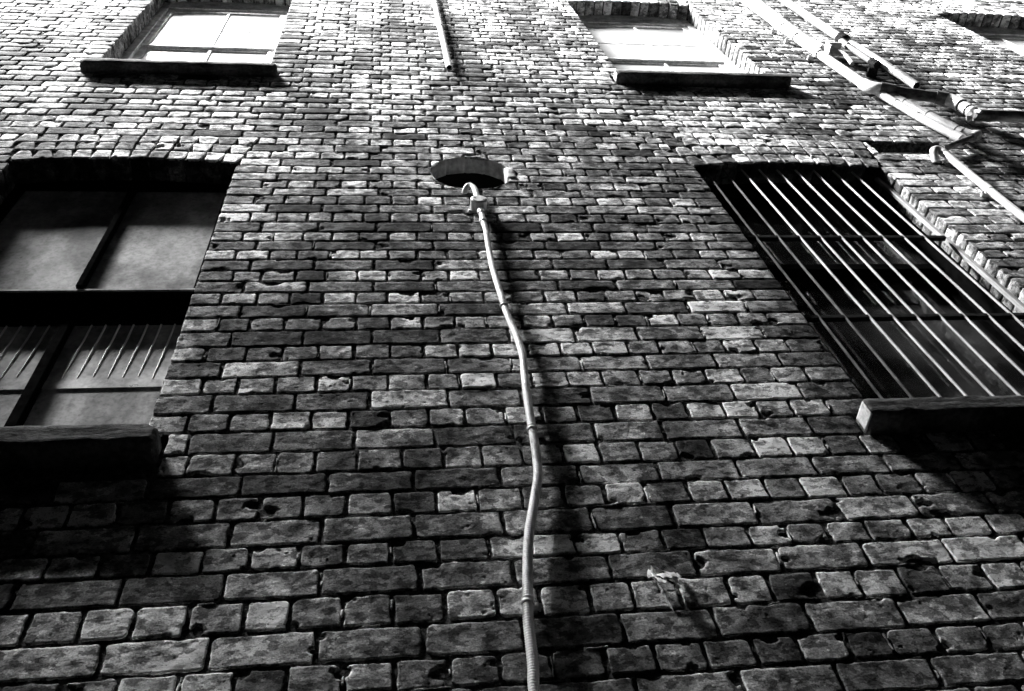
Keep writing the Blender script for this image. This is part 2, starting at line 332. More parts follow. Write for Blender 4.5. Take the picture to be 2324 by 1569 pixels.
# ------------------------------------------------------------------ brick surfaces
RES = {0: (64, 26), 1: (30, 13), 2: (16, 8), 3: (6, 4)}
def build_bricks(lst, lev):
    nu, nv = RES[lev]; n = len(lst)
    c = np.array([b[0] for b in lst]); U = np.array([b[1] for b in lst], float); V = np.array([b[2] for b in lst], float); Nn = np.array([b[3] for b in lst], float)
    hu = np.array([b[4] for b in lst])[:, None, None]; hv = np.array([b[5] for b in lst])[:, None, None]; tone = np.array([b[6] for b in lst]); sk = np.array([b[8] for b in lst])[:, None, None]
    e = .0022                                       # worn arris
    uu = np.linspace(-1, 1, nu-4); vv = np.linspace(-1, 1, nv-4) if nv > 6 else np.linspace(-1, 1, max(2, nv-4))
    nu2 = len(uu)+4; nv2 = len(vv)+4
    A = np.zeros((n, nv2, nu2)); B = np.zeros_like(A); D = np.zeros_like(A)
    hu_i = hu-e; hv_i = hv-e
    A[:, :, 2:-2] = uu[None, None, :]*hu_i; A[:, :, :2] = -hu; A[:, :, -2:] = hu
    B[:, 2:-2, :] = vv[None, :, None]*hv_i; B[:, :2, :] = -hv; B[:, -2:, :] = hv
    D[:] = 0; D[:, :, 1] = D[:, :, -2] = .0016; D[:, 1, :] = np.maximum(D[:, 1, :], .0016); D[:, -2, :] = np.maximum(D[:, -2, :], .0016)
    ring = np.zeros((nv2, nu2), bool); ring[0] = ring[-1] = True; ring[:, 0] = ring[:, -1] = True
    D[:, ring] = .012
    # round the corners in plan
    rc = np.clip(.004+.014*rng.random((n, 2, 2))**1.8, 0, .018)
    q_ = np.zeros_like(A)
    for si, sx in enumerate((-1, 1)):
        for sj, sy in enumerate((-1, 1)):
            r_ = np.minimum(rc[:, si, sj][:, None, None], np.minimum(hu, hv)*.95)
            qx = sx*A-(hu-r_); qy = sy*B-(hv-r_); m = (qx > 0) & (qy > 0)
            l = np.sqrt(qx**2+qy**2)+1e-9; mx_ = np.maximum(qx, qy); f = np.where(m, mx_/l, 1)
            A = np.where(m, sx*((hu-r_)+qx*f), A); B = np.where(m, sy*((hv-r_)+qy*f), B)
    off = rng.random((n, 3))*50
    P2 = np.stack([A+off[:, 0][:, None, None], B+off[:, 1][:, None, None], np.broadcast_to(off[:, 2][:, None, None], A.shape)], -1)
    amp = {0: 1, 1: 1, 2: .9, 3: 0}[lev]
    ed = np.clip(1-np.minimum(hu-np.abs(A), hv-np.abs(B))/.02, 0, 1)
    if amp:
        A = A+amp*ed*(.0032*vnoise(P2, 38, 1)+.0016*vnoise(P2, 110, 2)); B = B+amp*ed*(.0030*vnoise(P2, 34, 3)+.0016*vnoise(P2, 100, 4))
        D = D+amp*(.0018*vnoise(P2, 24, 5)+(.0007*vnoise(P2, 70, 6) if lev < 2 else 0))
        T = np.broadcast_to(tone[:, None, None], A.shape).copy()
        # chips knocked out of the edges
        for kk in range(3):
            has = rng.random(n) < (.34, .2, .1)[kk]
            side = rng.integers(0, 4, n); tpos = rng.random(n)*2-1
            h1, h2 = hu[:, 0, 0], hv[:, 0, 0]
            ca = np.where(side < 2, tpos*h1, np.where(side == 2, -h1, h1)); cb = np.where(side < 2, np.where(side == 0, -h2, h2), tpos*h2)
            rr = (.007+.020*rng.random(n)**2)*has+1e-6; st = 1+rng.random(n)*1.6
            d = np.sqrt(((A-ca[:, None, None])/st[:, None, None])**2+(B-cb[:, None, None])**2)/rr[:, None, None]
            d = d+.35*vnoise(P2, 90, 9+kk)
            s_ = np.clip((1-d)*2.2, 0, 1); D = D+.009*s_; T = T*(1-.25*s_*(rng.random(n) < .5)[:, None, None])
        # shallow pits
        if lev < 2:
            pn = vnoise(P2*np.array([1, 1.5, 1]), 130, 21)*.6+vnoise(P2, 60, 22)*.4
            pit = np.clip((pn-.60)*5, 0, 1); D = D+.004*pit; T = T*(1-.4*pit)
        T = T*(1+.16*np.clip(ed*1.4-.4, 0, 1)*(D < .008))
        T = T*(1+.12*vnoise(P2, 14, 30)+.10*vnoise(P2*np.array([.5, 2.2, 1]), 30, 31))
    else:
        T = np.broadcast_to(tone[:, None, None], A.shape).copy()
    D[:, ring] = .011
    T[:, ring] *= .6  # side faces toned down: shade in the joints put into the colour
    tilt = (rng.random((n, 3))-.5)*np.array([.014, .03, .003])
    D = D+tilt[:, 0][:, None, None]*A*.7+tilt[:, 1][:, None, None]*B+tilt[:, 2][:, None, None]
    A = A*(1+sk*B*2/ (2*hu)) if np.any(sk) else A
    G = c[:, None, None, :]+A[..., None]*U[:, None, None, :]+B[..., None]*V[:, None, None, :]-D[..., None]*Nn[:, None, None, :]
    dx, dz = G[..., 0]-HOLE[0], G[..., 2]-HOLE[1]; dd = np.sqrt(dx**2+dz**2)+1e-9; m = (dd < HOLE[2]) & (G[..., 1] < .05)
    G[..., 0] = np.where(m, HOLE[0]+dx/dd*HOLE[2], G[..., 0]); G[..., 2] = np.where(m, HOLE[1]+dz/dd*HOLE[2], G[..., 2])
    idx = np.arange(n*nv2*nu2).reshape(n, nv2, nu2)
    F = np.stack([idx[:, :-1, :-1], idx[:, :-1, 1:], idx[:, 1:, 1:], idx[:, 1:, :-1]], -1).reshape(n, -1, 4)
    flip = np.einsum('ij,ij->i', np.cross(U, V), Nn) < 0
    F[flip] = F[flip][:, :, ::-1]
    sm = np.ones((nv2-1, nu2-1), bool); sm[0] = sm[-1] = False; sm[:, 0] = sm[:, -1] = False
    return G.reshape(-1, 3), F.reshape(-1, 4), T.reshape(-1), np.tile(sm.reshape(-1), n)
Vs, Fs, Ts, Ss, ofs = [], [], [], [], 0
for lev in range(4):
    lst = [b for b in bricks if b[7] == lev]
    if not lst: continue
    for i in range(0, len(lst), 1500):
        a, f, t, sm_ = build_bricks(lst[i:i+1500], lev); Ss.append(sm_); Vs.append(a); Fs.append(f+ofs); Ts.append(t); ofs += len(a)
building = empty('brick_building', 'old soot stained brick building wall with arched sash windows, seen steeply from below', 'building', (0, 0, -ZC))
bw_ = link('brickwork', np.concatenate(Vs), np.concatenate(Fs), 'brick', building, smooth=False, tone=np.concatenate(Ts))
sm_ = np.concatenate(Ss)
if len(sm_) == len(bw_.data.polygons): bw_.data.polygons.foreach_set('use_smooth', sm_)

# mortar bed: sheet behind the brick faces, with the openings left out
def mortar():
    v = []; f = []
    xs = {X0-.02, X1+.02}
    for W in WIN: xs |= {W['xl']-.007+(W['xr']-W['xl']+.014)*i/20 for i in range(21)}
    xs |= {HOLE[0]+HOLE[2]*math.cos(math.pi*i/24) for i in range(25)} | {SLOT[0], SLOT[1]}
    xs |= set(np.arange(X0, X1, .25).tolist())
    xs = sorted(xs)
    def ops(x, side):
        o = []
        for W in WIN:
            if W['xl']-.0071 < x+side*1e-5 < W['xr']+.0071: o.append((W['sb']+W['sh']-.02, intr(W, min(max(x, W['xl']), W['xr']))+.007))
        if abs(x+side*1e-5-HOLE[0]) < HOLE[2]:
            h = math.sqrt(max(0, HOLE[2]**2-(x-HOLE[0])**2)); o.append((HOLE[1]-h, HOLE[1]+h))
        if SLOT[0] < x+side*1e-5 < SLOT[1]: o.append((SLOT[2], SLOT[3]))
        return sorted(o)
    for a, b in zip(xs, xs[1:]):
        if b-a < 1e-5: continue
        oa, ob = ops(a, 1), ops(b, -1)
        if len(oa) != len(ob): oa = ob = max(oa, ob, key=len)
        za = [-ZC]+[q for p in oa for q in p]+[9.76]; zb = [-ZC]+[q for p in ob for q in p]+[9.76]
        for k in range(0, len(za), 2):
            i = len(v); v += [(a, .0058, za[k]), (b, .0058, zb[k]), (b, .0058, zb[k+1]), (a, .0058, za[k+1])]; f.append((i, i+1, i+2, i+3))
    for W in WIN:      # mortar behind the jamb returns and the soffit
        for xj, s in ((W['xl']-.007, -1), (W['xr']+.007, 1)):
            i = len(v); v += [(xj, .0058, W['sb']), (xj, DEP+.25, W['sb']), (xj, DEP+.25, W['sp']+.01), (xj, .0058, W['sp']+.01)]; f.append((i, i+1, i+2, i+3) if s < 0 else (i+3, i+2, i+1, i))
        for k in range(20):
            xa = W['xl']-.007+(W['xr']-W['xl']+.014)*k/20; xb = W['xl']-.007+(W['xr']-W['xl']+.014)*(k+1)/20
            ia = intr(W, min(max(xa, W['xl']), W['xr']))+.007; ib = intr(W, min(max(xb, W['xl']), W['xr']))+.007
            i = len(v); v += [(xa, .0058, ia), (xb, .0058, ib), (xb, DEP+.25, ib), (xa, DEP+.25, ia)]; f.append((i, i+1, i+2, i+3))
    x0, x1, z0, z1 = SLOT; i = len(v)
    v += [(x, y, z) for z in (z0, z1) for y in (.0058, .13) for x in (x0, x1)]
    f += [(i, i+1, i+3, i+2), (i+4, i+6, i+7, i+5), (i+2, i+3, i+7, i+6), (i, i+2, i+6, i+4), (i+1, i+5, i+7, i+3)]
    return v, f
v, f = mortar(); link('mortar_bed', v, f, 'mortar', building)
# plain masonry behind and above, so the wall has its real thickness
mb = MB(); mb.box(X0-.02, X1+.02, .62, .9, -ZC, 9.9); mb.box(X0-.03, X1+.03, -.06, .9, 9.765, 10.05, .01)
mb.build('wall_core', 'render', building)
for n_, xa, xb in (('left', -60, X0-.035), ('right', X1+.035, 60)):
    nb = empty('side_blocker', 'plain mass added to block low skylight, adjoining the brick building on its %s, out of the picture' % n_, 'building', ((xa+xb)/2, .5, -ZC))  # unseen masses added to close the lane ends against low sky light
    mb = MB(); mb.box(xa, xb, .0, 6, -ZC, 10.3, .01); mb.build('wall', 'render', nb); mb = MB(); mb.box(xa, xb, -.07, 6, 10.301, 10.45, .01); mb.build('coping', 'stone', nb)

# rough stone bar (sill): subdivided and worn
def rough_box(x0, x1, y0, y1, z0, z1, stp, amp, seed, chips=()):
    v = []; f = []; key = {}
    nx, ny, nz = [max(1, int(round((b-a)/s))) for a, b, s in ((x0, x1, stp), (y0, y1, stp), (z0, z1, stp))]
    def vid(i, j, k):
        if (i, j, k) not in key:
            key[(i, j, k)] = len(v); v.append((x0+(x1-x0)*i/nx, y0+(y1-y0)*j/ny, z0+(z1-z0)*k/nz))
        return key[(i, j, k)]
    for i in range(nx):
        for j in range(ny):
            f.append((vid(i, j, 0), vid(i, j+1, 0), vid(i+1, j+1, 0), vid(i+1, j, 0))); f.append((vid(i, j, nz), vid(i+1, j, nz), vid(i+1, j+1, nz), vid(i, j+1, nz)))
        for k in range(nz):
            f.append((vid(i, 0, k), vid(i+1, 0, k), vid(i+1, 0, k+1), vid(i, 0, k+1))); f.append((vid(i, ny, k), vid(i, ny, k+1), vid(i+1, ny, k+1), vid(i+1, ny, k)))
    for j in range(ny):
        for k in range(nz):
            f.append((vid(0, j, k), vid(0, j, k+1), vid(0, j+1, k+1), vid(0, j+1, k))); f.append((vid(nx, j, k), vid(nx, j+1, k), vid(nx, j+1, k+1), vid(nx, j, k+1)))
    V = np.array(v); c = np.array([(x0+x1)/2, (y0+y1)/2, (z0+z1)/2]); h = np.array([(x1-x0)/2, (y1-y0)/2, (z1-z0)/2])
    d = h-np.abs(V-c); near = (d < .006).sum(1) >= 2; V = np.where(near[:, None], c+(V-c)*(1-np.minimum(.004/h, .2)), V)
    for a in range(3): V[:, a] += amp*(vnoise(V, 22, seed+a)+.5*vnoise(V, 70, seed+a+7))
    for (cx, cy, cz, r_) in chips:
        dd = np.linalg.norm(V-np.array([cx, cy, cz]), axis=1); s_ = np.clip(1-dd/r_, 0, 1)[:, None]; V = V+(c*np.array([0, 1, 1])+V*np.array([1, 0, 0])-V)*s_*.35
    return V, np.array(f)

# ------------------------------------------------------------------ windows (parts of the building)
def ring_frame(mb, x0, x1, z0, z1, t, y0, y1, top=None, bot=None, bev=.002):
    top = t if top is None else top; bot = t if bot is None else bot
    mb.box(x0, x0+t, y0, y1, z0, z1, bev); mb.box(x1-t, x1, y0, y1, z0, z1, bev)
    mb.box(x0+t+.0005, x1-t-.0005, y0+.0015, y1, z1-top, z1, bev); mb.box(x0+t+.0005, x1-t-.0005, y0+.0015, y1, z0, z0+bot, bev)
for wi, W in enumerate(WIN):
    we = empty('window', None, None, ((W['xl']+W['xr'])/2, 0, W['sb']+ZC), building)
    fy = -.066 if W['sb'] > 4 else -.082
    V, F = rough_box(W['sl'], W['sr'], fy, .07, W['sb'], W['sb']+W['sh'], .012 if wi < 2 else .03, .0026, 40+wi, [(W['sl'], -.066, W['sb'], .03), (W['sr'], -.066, W['sb']+W['sh'], .03), (W['sl']+.7, -.066, W['sb'], .035), (W['sl']+.42, -.066, W['sb']+W['sh'], .02)])
    link('sill', V, F, 'stone', we, smooth=True)
    if W['n'] in ('LR', 'UR'):
        V, F = rough_box(W['sl']-.003, W['sl']+.001, fy+.004, -.001, W['sb']+.004, W['sb']+W['sh']-.004, .012, .0012, 77); link('lit_end_patch', V, F, 'whiteframe', we, smooth=True)  # pale patch paints the lit left end of the sill
    xl, xr, zb, zt = W['xl'], W['xr'], W['sb']+W['sh']-.01, W['cr']+.03
    upper = W['n'] in ('UL', 'UR', 'TR'); fm = 'whiteframe' if upper else 'darkframe'
    mb = MB(); mb.box(xl-.006, xr+.006, DEP-.02, DEP+.2, zb-.03, zb+.012, .003); mb.build('stone_bed', 'stone', we)
    if upper:
        mb = MB(); ring_frame(mb, xl-.005, xr+.005, zb, zt, .055, DEP, DEP+.12, top=W['cr']-W['sp']+.17, bot=.04); mb.build('frame', fm, we)
        zm = 6.49 if W['n'] != 'TR' else 6.5; a, b = xl+.05, xr-.05; ztop = W['sp']-.10
        mb = MB(); ring_frame(mb, a, b, zm-.026, W['sp']+.02, .05, DEP+.010, DEP+.035, top=.24, bot=.038); mb.build('upper_sash', fm, we)
        mb = MB(); ring_frame(mb, a, b, zb+.02, zm-.0265, .05, DEP+.024, DEP+.05, top=.03, bot=.07); mb.build('lower_sash', fm, we)
        xm = (xl+xr)/2+.012
        mb = MB(); mb.box(xm-.011, xm+.011, DEP+.014, DEP+.028, zm+.0125, W['sp']-.2205, .003); mb.build('glazing_bar', fm, we)
        mb = MB(); mb.box(xm-.011, xm+.011, DEP+.026, DEP+.042, zb+.0905, zm-.057, .003); mb.build('glazing_bar', fm, we)
        mb = MB(); mb.box(a+.045, b-.045, DEP+.022, DEP+.026, zm+.008, W['sp']-.215); mb.build('pane', 'whiteglass', we)
        mb = MB(); mb.box(a+.045, b-.045, DEP+.036, DEP+.040, zb+.085, zm-.05); mb.build('pane', 'whiteglass', we)
        # scalloped hem of the blind, seen against the whitened glass
        P = [(x, DEP+.0205, zm+.42-.018*abs(math.sin((x-xl)*math.pi/.155))) for x in np.linspace(a+.05, b-.05, 61)]
        mb = MB(); mb.tube(P, .0018, 5); mb.build('blind_hem', 'pipe_grey', we)
    else:
        mb = MB(); ring_frame(mb, xl-.005, xr+.005, zb, zt, .035, DEP, DEP+.17, top=W['cr']-W['sp']+.04, bot=.03)
        mb.build('frame', fm, we)
        xm = (xl+xr)/2+.012
        if W['n'] == 'LL':
            zm = 3.10
            mb = MB(); ring_frame(mb, xl+.03, xr-.03, zm, W['sp']-.01, .022, DEP-.004, DEP+.03, bot=.026, top=.05); mb.build('upper_sash', fm, we)
            mb = MB(); mb.box(xl+.031, xr-.031, DEP-.012, DEP-.0045, zm+.004, zm+.018, .002); mb.build('transom_strip', 'greyboard', we)
            mb = MB(); ring_frame(mb, xl+.03, xr-.03, zb+.01, zm+.2, .03, DEP+.05, DEP+.08, bot=.04, top=.33); mb.build('lower_sash', fm, we)  # tall dark top rail stands in for the shadow under the upper sash
            mb = MB(); mb.box(-1.183, -1.157, DEP-.02, DEP+.02, zm+.03, W['sp']-.06, .003); mb.build('glazing_bar', fm, we)
            mb = MB(); mb.box(-1.196, -1.158, DEP+.03, DEP+.075, zb+.05, zm-.11, .003); mb.build('glazing_bar', fm, we)
            mb = MB(); mb.box(xl+.05, xr-.05, DEP+.008, DEP+.012, zm+.02, W['sp']-.05); mb.build('pane', 'greyboard', we)
            mb = MB(); mb.box(xl+.05, xr-.05, DEP+.062, DEP+.066, 2.60, zm+.02); mb.build('pane', 'paleboard', we)
            mb = MB(); mb.box(xl+.05, xr-.05, DEP+.0635, DEP+.068, zb+.03, 2.5995); mb.build('pane', 'greyboard', we)
            mb = MB(); mb.box(xl+.051, xr-.051, DEP+.0585, DEP+.0615, 2.572, 2.618, .001); mb.build('pale_band', 'paleboard', we)  # paler band across the lower pane
            for q in range(14):
                x = -.801-.0496*q; z0_, z1_ = 2.64+R.uniform(-.012, .012), 2.99
                if abs(x+1.178) < .03: continue
                mb = MB(); mb.tube([(x-.012, DEP+.0612, z0_), (x-.004+R.uniform(-.001, .001), DEP+.060, 2.78), (x, DEP+.0600, 2.88+R.uniform(-.02, .02)), (x+.002, DEP+.0602, z1_)], [.0012, .0030, .0038, .0036], 6); mb.build('bar_shine', 'strip', we, True)  # pale strips on the pane imitate the shine of bars behind it
        else:
            zm = 3.38
            for nm, xa, xb in (('outer_strip', xl-.004, xl+.018), ('outer_strip', xr-.022, xr+.004)):
                mb = MB(); mb.box(xa, xb, .050, .070, zb, W['sp']+.01, .002); mb.build(nm, 'pipe_grey', we)
            mb = MB(); ring_frame(mb, xl+.03, xr-.03, zm-.02, W['sp']-.01, .04, DEP+.05, DEP+.085, bot=.05, top=.05); mb.build('upper_sash', fm, we)
            mb = MB(); ring_frame(mb, xl+.03, xr-.03, zb+.01, zm+.03, .04, DEP+.095, DEP+.13, bot=.06, top=.05); mb.build('lower_sash', fm, we)
            mb = MB(); mb.box(xl+.065, xr-.065, DEP+.066, DEP+.07, zm+.02, W['sp']-.05); mb.build('pane', 'glass', we)
            mb = MB(); mb.box(xl+.065, xr-.065, DEP+.11, DEP+.114, zb+.05, zm-.0); mb.build('pane', 'glass', we)
            mb = MB(); mb.box(xl, xr-.28, DEP+.16, DEP+.165, 3.43, 3.75, .001); mb.build('backing_board', 'greyboard', we)
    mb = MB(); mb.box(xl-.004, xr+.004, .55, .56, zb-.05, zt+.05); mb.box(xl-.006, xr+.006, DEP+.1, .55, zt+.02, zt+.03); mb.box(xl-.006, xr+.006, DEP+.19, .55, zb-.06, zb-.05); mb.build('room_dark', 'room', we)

# round vent opening with a cement lining
ve = empty('vent_opening', None, None, (HOLE[0], 0, HOLE[1]+ZC), building)
v = []; f = []; n = 150; ys = [-.001, .004, .03, .06, .085]
for yi, y in enumerate(ys):
    for i in range(n):
        t = 2*math.pi*i/n; r_ = HOLE[2]-.003+.0025*math.sin(5*t+1)*(y < .06)+.0012*math.sin(17*t+yi)+(.007 if i % 12 == 3 else 0)+.002*((i//12*7) % 3)
        v.append((HOLE[0]+r_*math.cos(t), y, HOLE[1]+r_*math.sin(t)))
for k in range(len(ys)-1):
    for i in range(n):
        j = (i+1) % n; f.append((k*n+i, k*n+j, (k+1)*n+j, (k+1)*n+i))
# rim lip outwards so that it closes against the bricks
b0 = len(v)
for i in range(n):
    t = 2*math.pi*i/n; r_ = HOLE[2]+.006+.004*math.sin(9*t)+.003*math.sin(23*t); v.append((HOLE[0]+r_*math.cos(t), .009, HOLE[1]+r_*math.sin(t)))
for i in range(n):
    j = (i+1) % n; f.append((b0+i, b0+j, j, i))
link('lining', v, f, 'liner', ve, smooth=True)
mb = MB(); mb.tube([(HOLE[0], .0845, HOLE[1]), (HOLE[0], .32, HOLE[1])], .205, 48, cap=False); mb.build('shade_sleeve', 'room', ve, True)  # dark colour here and on the back panel paints the hole's deeper shade
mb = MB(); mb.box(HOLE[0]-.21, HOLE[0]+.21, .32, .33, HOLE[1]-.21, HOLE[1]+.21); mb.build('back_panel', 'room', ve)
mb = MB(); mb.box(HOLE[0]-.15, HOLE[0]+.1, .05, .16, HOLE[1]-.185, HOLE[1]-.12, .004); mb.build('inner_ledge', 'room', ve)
V, F = rough_box(HOLE[0]+.165, HOLE[0]+.215, -.008, .06, HOLE[1]-.07, HOLE[1]+.06, .01, .004, 90); link('mortar_patch', V, F, 'liner', ve, smooth=True)

# ------------------------------------------------------------------ the grille over the lower right window
GRP = None
gy = .035; s = (1.7063661+gy)/1.7063661
gr = empty('window_grille', 'steel grille of upright bars across two flat rails over the barred lower window', 'grille', (2.05, gy, 2.13))
bx = [1.615, 1.722, 1.822, 1.918, 2.014, 2.112, 2.212, 2.312, 2.412]; tx = [1.595, 1.696, 1.796, 1.892, 1.989, 2.088, 2.186, 2.29, 2.39]
for a, b in zip(bx, tx):
    a *= s; b *= s
    P = [(a+(b-a)*t+.0015*math.sin(9*t+a*7), gy, 2.07+(4.19-2.07)*t) for t in np.linspace(0, 1, 24)]
    mb = MB(); mb.tube(P, .0055, 10); mb.build('bar', 'shaded_bar' if a < 1.8 else 'bar', gr, True)
for z in (3.355*s, 2.692*s):
    mb = MB(); mb.box(1.551, 2.55, gy-.004, gy+.016, z-.012, z+.010, .0015); mb.build('flat_rail', 'black', gr)

# ------------------------------------------------------------------ flexible conduit
cy = -.03
CP = [(.403, 3.767), (.399, 3.687), (.402, 3.61), (.405, 3.535), (.405, 3.434), (.409, 3.352), (.405, 3.220), (.403, 3.059), (.407, 2.932), (.414, 2.791), (.417, 2.729), (.425, 2.639), (.435, 2.554), (.44, 2.472), (.44, 2.402), (.434, 2.335), (.428, 2.255), (.423, 2.149), (.419, 2.056), (.417, 1.981), (.413, 1.91), (.406, 1.837), (.392, 1.779), (.37, 1.695), (.352, 1.626), (.337, 1.546), (.326, 1.47), (.317, 1.403), (.31, 1.339), (.307, 1.278), (.304, 1.22), (.297, 1.157), (.292, 1.0), (.30, .8), (.31, .5), (.30, .2)]
co = empty('flexible_conduit', 'pale bowed conduit with ribbed lower sleeve clipped to the wall below the round hole', 'conduit', (.30, cy, .2))
up_ = spline([(x, cy, z) for x, z in CP if z > 2.2 and z < 3.56], 6)
mb = MB(); mb.tube(resample(up_, .02), .0122, 16); mb.build('smooth_tube', 'conduit', co, True)
lw = spline([(x, cy, z) for x, z in CP if z < 2.26], 6)
mb = MB(); mb.tube(resample(lw, .0017), .0128, 14, corr=(.0072, .0007)); mb.build('ribbed_sleeve', 'conduit', co, True)
mb = MB(); mb.tube(spline([(.402, cy, 3.66), (.400, cy, 3.72), (.398, cy, 3.765), (.388, cy+.001, 3.80), (.372, cy+.004, 3.815), (.358, cy+.02, 3.80), (.352, cy+.05, 3.78)], 6), .0135, 14); mb.build('elbow', 'pipe', co, True)
mb = MB(); mb.tube([(.401, -.058, 3.608), (.401, -.056, 3.608), (.401, -.008, 3.608)], [.033, .037, .037], 32)
mb.tube([(.401, -.060, 3.608), (.401, -.0585, 3.608)], [.029, .031], 28); mb.tube([(.383, -.0625, 3.618), (.383, -.060, 3.618)], .004, 8); mb.tube([(.419, -.0625, 3.598), (.419, -.060, 3.598)], .004, 8)
mb.box(.355, .447, -.012, .002, 3.585, 3.6, .002)
mb.build('junction_box', 'pipe', co, True)
for za, zb in ((3.545, 3.515), (3.455, 3.432)):
    x = float(np.interp(za, [p[1] for p in CP][::-1], [p[0] for p in CP][::-1])); x2 = float(np.interp(zb, [p[1] for p in CP][::-1], [p[0] for p in CP][::-1]))
    mb = MB(); mb.tube([(x, cy, za), (x2, cy, zb)], .0158, 18); mb.build('collar', 'pipe', co, True)
for zc in (2.749, 2.042, 1.399, .6):
    x = float(np.interp(zc, [p[1] for p in CP][::-1], [p[0] for p in CP][::-1]))
    mb = MB()
    t_ = Vector((float(np.interp(zc+.02, [p[1] for p in CP][::-1], [p[0] for p in CP][::-1]))-x, 0, .02)).normalized(); c_ = Vector((x, cy, zc))
    mb.tube([c_-t_*.009, c_-t_*.006, c_-t_*.003, c_+t_*.003, c_+t_*.006, c_+t_*.009], [.0150, .0166, .0152, .0152, .0166, .0150], 20)
    mb.box(x+.012, x+.034, -.014, .003, zc-.006, zc+.004, .001); mb.tube([(x+.031, -.019, zc-.002), (x+.031, -.010, zc-.002)], .005, 10)
    mb.build('saddle_clip', 'pipe', co, True)

# ------------------------------------------------------------------ open-ended pipe at the top
vp = empty('vent_pipe', 'white pipe with open black end hanging down the wall top, between the two white windows', 'pipe', (.394, -.04, 5.565))
def open_pipe(mb, P, r_, t=.003, n=20):
    mb.tube(P, r_, n, cap=False); mb.tube(P, r_-t, n, cap=False)
    P = [Vector(p) for p in P]
    k = len(mb.v); b1 = k-len(P)*n*2
    for i in range(n):
        j = (i+1) % n; a = len(P)-1
        mb.f.append((b1+a*n+i, b1+a*n+j, b1+len(P)*n+a*n+j, b1+len(P)*n+a*n+i))
mb = MB(); open_pipe(mb, [(.388, -.04, 9.6), (.390, -.04, 7.3), (.393, -.04, 6.45), (.395, -.04, 6.0), (.397, -.04, 5.565)], .0205); mb.build('tube', 'pipe', vp, True)
mb = MB(); mb.tube([(.393, -.04, 6.62), (.3935, -.04, 6.53)], .024, 20); mb.build('coupler', 'pipe', vp, True)
mb = MB(); mb.tube([(.395, -.04, 5.9), (.397, -.04, 5.60)], .0165, 16); mb.build('inner_dark', 'room', vp, True)
for z in (7.2, 8.2): mb = MB(); mb.tube([(.391, -.04, z), (.391, -.04, z-.02)], .0235, 18); mb.box(.36, .422, -.03, .004, z-.018, z-.002); mb.build('clip', 'pipe', vp)

# ------------------------------------------------------------------ pipes on the right
dp = empty('white_downpipe', 'bright white downpipe running down the wall right of the upper middle window', 'pipe', (3.2, -.055, 4.46))
y = -.05
P1 = [(3.085, y, 9.6), (3.075, y, 8.4), (3.068, y, 7.7), (3.058, y, 6.9), (3.060, y, 6.5), (3.062, y, 6.1), (3.070, y, 5.6), (3.078, y, 5.32)]
mb = MB(); mb.tube(spline(P1, 5), .031, 22); mb.build('upper_tube', 'pipe', dp, True)
P1b = [(3.086, y, 5.38), (3.105, y, 5.15), (3.120, y, 5.0), (3.140, y, 4.8), (3.170, y, 4.62), (3.205, y, 4.47)]
mb = MB(); mb.tube(spline(P1b, 5), .0235, 20); mb.build('lower_tube', 'pipe', dp, True)
for z, r_ in ((6.83, .033), (6.55, .033), (6.12, .033), (7.75, .033)):
    x = float(np.interp(z, [p[2] for p in P1][::-1], [p[0] for p in P1][::-1])); mb = MB(); mb.tube([(x, y, z+.02), (x, y, z-.02)], r_, 22); mb.box(x-.075, x-.03, -.03, .004, z-.008, z+.008); mb.tube([(x-.062, -.04, z), (x-.062, -.028, z)], .008, 8); mb.build('clip', 'pipe', dp, False)
for z in (5.06, 4.83):
    x = float(np.interp(z, [p[2] for p in P1b][::-1], [p[0] for p in P1b][::-1])); mb = MB(); mb.tube([(x, y, z+.004), (x+.002, y, z-.004)], .0248, 20); mb.build('joint_ring', 'black', dp, True)
mb = MB(); mb.tube([(3.192, y, 4.525), (3.207, y, 4.462)], .0285, 20); mb.build('end_socket', 'pipe', dp, True)

for z in (6.80, 6.52, 6.09):
    x = float(np.interp(z, [p[2] for p in P1][::-1], [p[0] for p in P1][::-1])); mb = MB(); mb.tube([(x, y, z+.004), (x, y, z-.010)], .0322, 22); mb.build('joint_ring', 'black', dp, True)
# slimmer grey pipe beside it, in two runs
gp = empty('grey_upper_pipe', 'pale twin-ridged pipe tight against the right side of the white downpipe near the top', 'pipe', (3.16, -.05, 6.3))
G1 = [(3.195, y, 9.6), (3.18, y, 8.6), (3.165, y, 7.7), (3.145, y, 7.0), (3.140, y, 6.7), (3.150, y, 6.4), (3.158, y, 6.27)]
mb = MB(); mb.tube(spline(G1, 5), .025, 18); mb.build('tube', 'pipe_worn', gp, True)
mb = MB(); mb.tube(spline([(q[0]+.045, q[1]+.012, q[2]) for q in G1[:5]], 5), .012, 12); mb.build('thin_tube', 'pipe_worn', gp, True)
for z in (7.05, 6.72):
    x = float(np.interp(z, [p[2] for p in G1][::-1], [p[0] for p in G1][::-1])); mb = MB(); mb.tube([(x, y, z+.02), (x, y, z-.02)], .0285, 18); mb.build('collar', 'pipe', gp, True)
mb = MB(); mb.box(3.155, 3.168, -.10, -.01, 6.15, 6.25, .003); mb.box(3.1685, 3.275, -.10, -.01, 6.222, 6.25, .003); mb.build('bracket_box', 'pipe', gp)
mb = MB(); mb.tube(spline([(3.19, -.05, 6.22), (3.215, -.06, 6.15), (3.232, -.06, 6.08), (3.225, -.055, 5.98), (3.205, -.05, 5.88)], 6), .0155, 14); mb.tube([(3.192, -.051, 6.225), (3.205, -.055, 6.18)], .021, 14); mb.build('hose_bend', 'pipe', gp, True)

